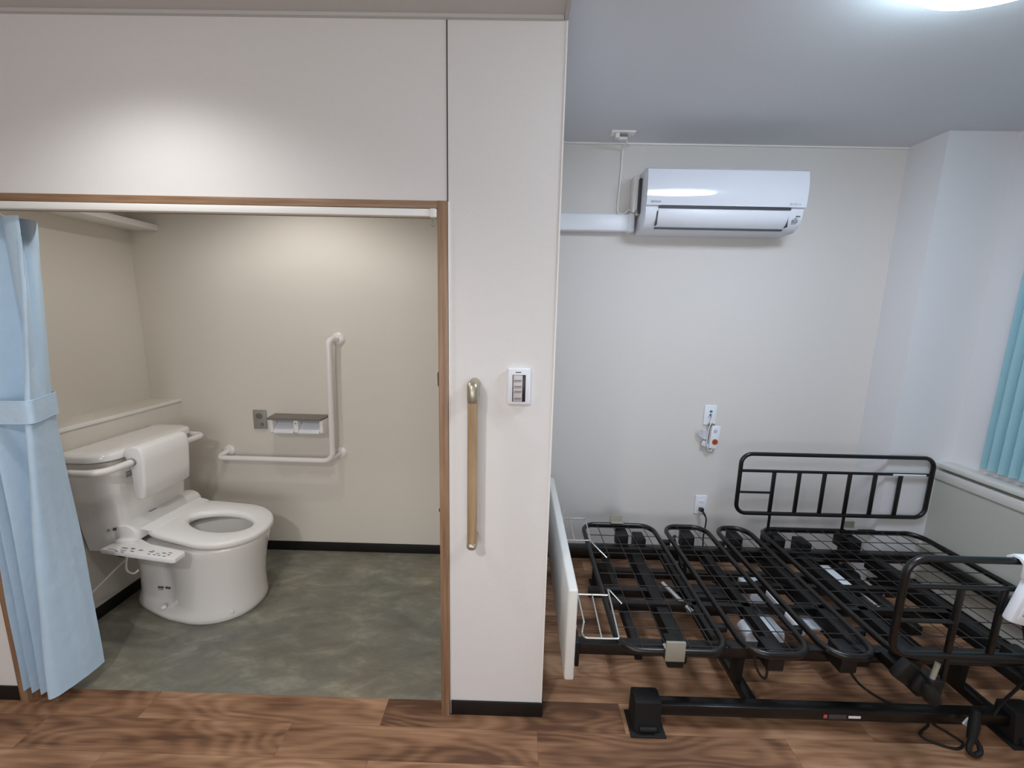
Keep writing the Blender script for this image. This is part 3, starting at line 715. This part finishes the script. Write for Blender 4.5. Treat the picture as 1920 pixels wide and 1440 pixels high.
acc = MB().tube(catmull([Vector(p) for p in ((.520, 2.235, BC - .028), (.530, 2.27, BC - .034), (.531, 2.32, BC - .034), (.531, 2.347, BC - .05), (.532, 2.354, BC - .10), (.528, 2.354, 2.20), (.524, 2.354, 2.10), (.526, 2.352, 2.055), (.542, 2.345, 2.045), (.562, 2.335, 2.048), (.578, 2.33, 2.062), (.584, 2.32, 2.056))], 8), .0042, seg=8).build('power_cord', PLAST)
acc.name = 'white_cord'
tag(acc, 'thin white cord running from the ceiling outlet down to the air conditioner', 'cord')

# ------------------------------------------------------------------ care bed
bed = empty('care_bed', (1.32, 1.70, 0)); tag(bed, 'black steel adjustable care bed frame without mattress, wire mesh sections', 'bed')
ZM = .336
secs = [(.375, .790, [.471, .556, .641, .722]), (.828, 1.085, [.915, 1.000]), (1.116, 1.318, [1.185, 1.255]), (1.358, 2.262, [1.472 + .083 * k for k in range(9)])]
Y0, Y1 = 1.262, 2.172
names = ['leg_section', 'knee_section', 'seat_section', 'back_section']
for (x0, x1, wx), nm in zip(secs, names):
    r_ = .075 if nm != 'back_section' else .085
    b = MB(); b.tube([(x0 + .013, Y0 + .013, ZM), (x1 - .013, Y0 + .013, ZM), (x1 - .013, Y1 - .013, ZM), (x0 + .013, Y1 - .013, ZM)], .0110, closed=True, seg=14, rv=.0140, up=(0, 0, 1), fillet=r_, fn=8)
    sec = b.build(nm, BED, bed, 60)
    m_ = MB()
    ys = [1.300 + .0823 * k for k in range(11)]
    for y in ys:
        m_.tube([(x0 + .012, y, ZM + .003), (x1 - .012, y, ZM + .003)], .0021, seg=6)
    for x in wx:
        m_.tube([(x, Y0 + .012, ZM + .006), (x, Y1 - .012, ZM + .006)], .0021, seg=6)
    m_.build('wire_mesh', WIRE, sec)
# mattress stop plates
for x, y, s_ in ((.575, Y0, -1), (.583, Y1, 1), (1.885, Y1, 1)):
    b = MB(); b.box(x - .034, x + .034, y - .003 if s_ > 0 else y - .006, y + .006 if s_ > 0 else y + .003, ZM - .022, ZM + .054, .002)
    b.box(x - .034, x + .034, min(y, y - s_ * .03), max(y, y - s_ * .03), ZM + .0165, ZM + .0195, .001)
    b.build('mattress_stop', BEIGE, bed)
# main frame rails
fr = MB()
fr.box(.262, 2.28, 2.035, 2.075, .222, .270, .004); fr.box(.262, 2.28, 1.375, 1.412, .222, .270, .004)
fr.build('side_rails', BED, bed)
fr = MB(); fr.box(.42, 1.95, 1.615, 1.642, .225, .262, .003); fr.build('centre_rail', BED, bed)
fr = MB(); fr.box(.36, .95, 1.725, 1.752, .20, .245, .003); fr.box(1.02, 1.95, 1.80, 1.83, .19, .235, .003); fr.build('inner_rail', BED, bed)
for i, (x, wd, z0, z1) in enumerate(((.500, .030, .18, .225), (.660, .055, .17, .25), (.815, .050, .21, .262), (1.030, .040, .20, .262), (1.36, .060, .18, .262), (1.54, .045, .20, .262), (1.93, .060, .19, .262), (2.255, .040, .22, .27))):
    MB().box(x - wd / 2, x + wd / 2, 1.40, 2.05, z0, z1, .004).build('cross_member', BEDM, bed)
# section brackets joining mesh frames to rails
for x in (.60, .96, 1.22, 1.45, 1.86, 2.18):
    for y in ((1.30, 2.07) if x < 2 else (1.30,)):
        MB().box(x - .03, x + .03, y, y + .075, .245, ZM - .008, .006).build('hinge_block', BEDM, bed)
for x in (.70, 1.60):
    MB().box(x - .028, x + .028, 2.075, 2.16, .20, .300, .004).build('rail_holder', BEDM, bed)
for x0, x1 in ((.79, .828), (1.085, 1.116), (1.318, 1.358)):
    for y in (1.42, 2.02):
        MB().box(x0 - .006, x1 + .006, y - .012, y + .012, ZM - .03, ZM - .005, .004).build('link_plate', BEDM, bed)
# actuators and control box
MB().tube([(.72, 1.78, .245), (.78, 1.58, .250)], .013, seg=14).build('actuator_rod', CHROME, bed)
MB().box(.84, 1.00, 1.70, 1.80, .14, .24, .010).build('gear_housing', BEDM, bed)
mo = MB().box(1.155, 1.265, 1.80, 1.925, .13, .200, .012, 3).build('control_box', MOTOR, bed)
MB().box(1.205, 1.258, 1.812, 1.86, .2, .2012).build('rating_label', LABEL, mo)
mo = MB().obox((1.100, 1.600, .175), (.10, .15, .075), Matrix.Rotation(.05, 3, 'Z'), .018).build('lift_motor', MOTOR, bed)
MB().lathe([(.0005, 1.53), (.034, 1.53), (.036, 1.545), (.036, 1.60), (.0005, 1.60)], (1.02, 0, .18), axis='y', seg=24).build('motor_drum', MOTOR, bed)
MB().box(1.195, 1.235, 1.53, 1.76, .195, .245, .008).build('actuator_housing', LABEL, bed)
pl = MB().box(1.285, 1.375, 1.572, 1.712, .19, .202, .003).build('cover_plate', MOTOR, bed)
MB().box(1.335, 1.370, 1.66, 1.705, .202, .205, .001).build('bracket_clip', BEDM, pl)
MB().box(1.652, 1.697, 1.868, 2.035, .19, .205, .003).build('slide_label', LABEL, bed)
MB().tube([(1.690, 1.85, .200), (1.695, 1.69, .200)], .0095, seg=14).build('actuator_rod', CHROME, bed)
MB().tube([(1.790, 1.925, .200), (1.785, 1.80, .200)], .011, seg=14).build('actuator_rod', CHROME, bed)
MB().box(1.60, 1.64, 1.62, 2.04, .16, .215, .004).build('actuator_body', BEDM, bed)
MB().box(1.715, 1.765, 1.58, 2.04, .17, .215, .004).build('actuator_body', BEDM, bed)
MB().box(1.375, 1.395, 1.75, 1.90, .24, .250, .002).build('slide_label', BEIGE, bed)
# base with lifting links, tubes on floor level and foot blocks
MB().box(.545, 1.83, 1.290, 1.330, .055, .100, .004).build('base_tube', BED, bed)
MB().box(.545, 1.83, 2.085, 2.125, .055, .100, .004).build('base_tube', BED, bed)
for x in (.912, 1.80):
    MB().box(x - .020, x + .020, 1.325, 2.09, .055, .092, .004).build('base_cross_tube', BED, bed)
for x in (.90, 1.765):
    for y in (1.43, 1.99):
        MB().prism([(y - .022, .088), (y + .022, .088), (y + .026, .235), (y - .026, .235)], 'x', x - .014, x + .014, .003).build('lift_link', BEDM, bed)
for x in (.505, 1.870):
    for y in (1.310, 2.105):
        q = MB(); q.prism([(y - .045, .010), (y + .040, .010), (y + .034, .118), (y + .020, .126), (y - .020, .126), (y - .032, .118)], 'x', x - .048, x + .050, .006)
        ft = q.build('foot_block', RUB, bed)
        MB().box(x - .062, x + .066, y - .060, y + .045, 0, .006, .002).build('floor_pad', RUB, ft)
        MB().tube([(x - .030, y - .046, .024), (x + .030, y - .046, .024)], .009, seg=12).build('foot_lip', RUB, ft)
MB().box(1.150, 1.163, 1.2885, 1.2895, .068, .082).build('warning_sticker', RED, bed)
MB().box(1.168, 1.232, 1.2885, 1.2895, .066, .084).build('rating_sticker', INK, bed)
MB().box(1.240, 1.284, 1.2885, 1.2895, .070, .080).build('white_sticker', LABEL, bed)
MB().obox((1.655, 1.275, .085), (.026, .006, .030), Matrix.Rotation(.5, 3, 'Y')).build('white_sticker', LABEL, bed)
# clamp lever hanging from the near side
q = MB(); q.obox((1.350, 1.235, .325), (.065, .035, .075), Matrix.Rotation(math.radians(35), 3, 'Y'), .010)
q.obox((1.385, 1.215, .300), (.05, .03, .06), Matrix.Rotation(math.radians(25), 3, 'Y'), .010)
q.build('clamp_bracket', BEDM, bed)
MB().tube([(1.388, 1.20, .318), (1.400, 1.198, .290), (1.414, 1.195, .262), (1.420, 1.195, .245)], [.014, .024, .024, .012], seg=16).build('clamp_lever', RUB, bed)
MB().tube([(1.410, 1.198, .395), (1.402, 1.198, .335)], .0075, seg=12).build('locking_pin', BEIGE, bed)
# footboard
fb = MB(); fb.box(.197, .232, 1.285, 2.285, .195, .560, .008, 3); fbo = fb.build('footboard', FOOTB, bed)
for y in (1.395, 2.055):
    MB().box(.232, .262, y - .035, y + .035, .18, .285, .006).build('footboard_bracket', BEDM, bed)
for z in (.39, .225): MB().lathe([(.0005, .232), (.008, .232), (.006, .237), (.0005, .238)], (0, 1.32, z), axis='x', seg=16).build('screw_cap', PLAST, fbo)
# chrome wire mattress retainers
def wire(pts_, name='mattress_retainer', r_=.0036, par=None): return MB().tube(pts_, r_, seg=10, fillet=.008, fn=4).build(name, CHROME, par or bed)
rt1 = wire([(.455, 1.815, .350), (.400, 1.862, .388), (.388, 1.902, .388), (.275, 1.912, .380)])
wire([(.388, 1.902, .388), (.400, 2.128, .388), (.272, 2.135, .383), (.275, 2.215, .400)], par=bed)
MB().tube([(.310, 1.912, .382), (.312, 2.13, .384)], .003, seg=8).build('retainer_wire', CHROME, rt1)
wire([(.300, 2.22, .40), (.272, 2.135, .385), (.270, 1.60, .375), (.272, 1.36, .375), (.262, 1.335, .350), (.264, 1.284, .375), (.384, 1.280, .378), (.394, 1.53, .395), (.448, 1.497, .350)])
MB().tube([(.268, 1.513, .376), (.390, 1.500, .385)], .0036, seg=8).build('retainer_wire', CHROME, bed)
MB().tube([(.327, 1.506, .382), (.322, 1.282, .377)], .003, seg=8).build('retainer_wire', CHROME, bed)
# hanging cable loops on the bed
MB().tube(catmull([Vector(p) for p in ((.905, 1.36, .30), (.918, 1.34, .22), (.945, 1.33, .185), (.958, 1.34, .215), (.955, 1.36, .27))], 6), .0045, seg=8).build('cable_loop', RUB, bed)
MB().tube(catmull([Vector(p) for p in ((.905, 2.12, .30), (.87, 2.06, .335), (.855, 2.02, .35), (.850, 1.98, .34), (.86, 1.9, .25))], 6), .0045, seg=8).build('cable_loop', RUB, bed)
MB().tube(catmull([Vector(p) for p in ((1.00, 1.86, .21), (1.12, 1.84, .19), (1.24, 1.875, .205), (1.34, 1.88, .20), (1.40, 1.90, .24))], 6), .008, seg=8).build('cable_loop', RUB, bed)
# far rail mountings
for m_x in (1.41, 1.815):
    MB().box(m_x - .022, m_x + .022, 2.105, 2.150, .27, ZM + .005, .004).build('rail_socket', BEDM, bed)
    MB().box(m_x - .022, m_x + .022, 1.185, 1.235, .27, ZM + .002, .004).build('rail_socket', BEDM, bed)
    MB().box(m_x - .015, m_x + .015, 1.225, 1.38, .235, .275, .004).build('socket_arm', BEDM, bed)
    MB().box(m_x - .015, m_x + .015, 2.04, 2.12, .235, .275, .004).build('socket_arm', BEDM, bed)

# bed side rails (lift-out guards)
def guard(y, x0, x1, zb, zt, label, sticker):
    g_ = empty('bed_side_rail', ((x0 + x1) / 2, y, zb)); tag(g_, label, 'bed rail', 'side rails of the care bed')
    MB().tube([(x0, y, zb), (x1, y, zb), (x1, y, zt), (x0, y, zt)], .0108, closed=True, seg=16, fillet=.055, fn=8).build('outer_frame', BED, g_)
    zm = zb + .245
    MB().tube([(x0, y, zm), (x1, y, zm)], .0080, seg=12).build('cross_bar', BED, g_)
    MB().tube([(x0, y, zb + .122), (x0 + .185, y, zb + .122)], .0065, seg=12).build('cross_bar', BED, g_)
    for k in range(6):
        x = x0 + .185 + .1355 * k
        MB().box(x - .0095, x + .0095, y - .006, y + .006, zb + .004, zm, .003).build('upright', BED, g_)
    for x in (x0 + .190, x0 + .595):
        MB().tube([(x, y, zb), (x, y, zb - .115)], .007, seg=12).build('mounting_pin', BED, g_)
    if sticker:
        MB().box(x1 - .215, x1 - .04, y - .0115, y - .0085, zm - .0035, zm + .0055, .001).build('sticker', LABEL, g_)
    return g_
guard(2.128, 1.222, 2.248, .446, .786, 'black tubular bed side rail standing along the wall side of the bed', True)
guard(1.197, 1.246, 2.272, .428, .770, 'black tubular bed side rail on the near side of the bed, holding the white remote', False)

# bed remote hung on the near rail
br = empty('bed_remote', (1.60, 1.18, .66)); tag(br, 'white bed remote control hooked over the near bed rail at the right edge', 'remote control')
rm = Matrix.Rotation(math.radians(14), 3, 'Y')
MB().obox((1.602, 1.168, .652), (.070, .030, .155), rm, .010).build('body', PLASTC, br)
MB().obox((1.602, 1.1525, .655), (.038, .002, .12), rm, .0005).build('keypad', LABEL, br)
for i, z in enumerate((.69, .665, .64, .615)):
    for dx in (-.009, .010):
        MB().obox((1.603 + dx + (z - .652) * .25, 1.151, z), (.010, .002, .010), rm, .0008).build('button', mat('rm_button', (150, 120, 120), .5) if i == 0 and dx < 0 else INKL, br)
hk = [(1.165, .728), (1.165, .775), (1.185, .790), (1.205, .790), (1.220, .776), (1.222, .745), (1.2165, .745), (1.2135, .770), (1.203, .7825), (1.188, .7825), (1.175, .770), (1.176, .728)]
MB().prism(hk, 'x', 1.575, 1.640, .001).build('hook', PLASTC, br)
MB().tube(catmull([Vector(p) for p in ((1.615, 1.172, .578), (1.64, 1.17, .50), (1.70, 1.19, .40), (1.745, 1.23, .30), (1.752, 1.27, .18), (1.74, 1.275, .12))], 8), .0048, seg=8).build('cord', RUB, br)

# cables on the floor
fc = MB().tube(catmull([Vector(p) for p in ((1.30, 1.80, .030), (1.42, 1.66, .006), (1.475, 1.60, .005), (1.465, 1.50, .005), (1.50, 1.43, .005), (1.56, 1.39, .005), (1.590, 1.34, .005), (1.53, 1.305, .005), (1.515, 1.285, .005), (1.545, 1.262, .005), (1.600, 1.246, .005), (1.645, 1.268, .005), (1.630, 1.30, .005), (1.607, 1.345, .005), (1.66, 1.40, .005))], 8), .0042, seg=8).build('floor_cable', RUB)
tag(fc, 'thin black cable looping on the wooden floor under the bed', 'cable')
ct = empty('cable_strap', (1.62, 1.235, 0)); tag(ct, 'black strap with a ring hanging beside the right end of the base tube', 'strap')
MB().tube([(1.655, 1.262, .150), (1.645, 1.250, .10), (1.632, 1.238, .055)], [.012, .016, .013], seg=12).build('strap_body', RUB, ct)
MB().tube([(1.632, 1.238 + 0, .060), (1.615, 1.228, .040), (1.612, 1.222, .022), (1.632, 1.218, .012), (1.655, 1.222, .022), (1.655, 1.230, .040), (1.645, 1.236, .056)], .008, seg=10, fillet=.012, fn=4).build('ring', RUB, ct)

bed.rotation_euler.z = 0

# ------------------------------------------------------------------ camera
fpx, pitch, roll, yaw = 768.6735, 9.70717867, 1.23647521, -0.65231986
pi_, ro, ya = [math.radians(v) for v in (pitch, roll, yaw)]
f_ = Vector((math.sin(ya) * math.cos(pi_), math.cos(ya) * math.cos(pi_), -math.sin(pi_)))
r0 = Vector((math.cos(ya), -math.sin(ya), 0)); u0 = r0.cross(f_)
rr_ = math.cos(ro) * r0 + math.sin(ro) * u0; uu_ = -math.sin(ro) * r0 + math.cos(ro) * u0
cam = bpy.data.cameras.new('camera'); co = bpy.data.objects.new('camera', cam); C.objects.link(co)
M = Matrix(((rr_.x, uu_.x, -f_.x, 0), (rr_.y, uu_.y, -f_.y, 0), (rr_.z, uu_.z, -f_.z, 1.5), (0, 0, 0, 1)))
co.matrix_world = M
cam.sensor_fit = 'HORIZONTAL'; cam.sensor_width = 36; cam.lens = fpx / 1920 * 36; cam.clip_start = .02
sc = bpy.context.scene; sc.camera = co
wd = bpy.data.worlds.new('world'); sc.world = wd; wd.use_nodes = True
wd.node_tree.nodes['Background'].inputs['Color'].default_value = (.6, .7, .8, 1); wd.node_tree.nodes['Background'].inputs['Strength'].default_value = .3
vs = sc.view_settings; vs.view_transform = 'Standard'; vs.look = 'None'; vs.gamma = 1; vs.exposure = 0.0; vs.use_curve_mapping = False
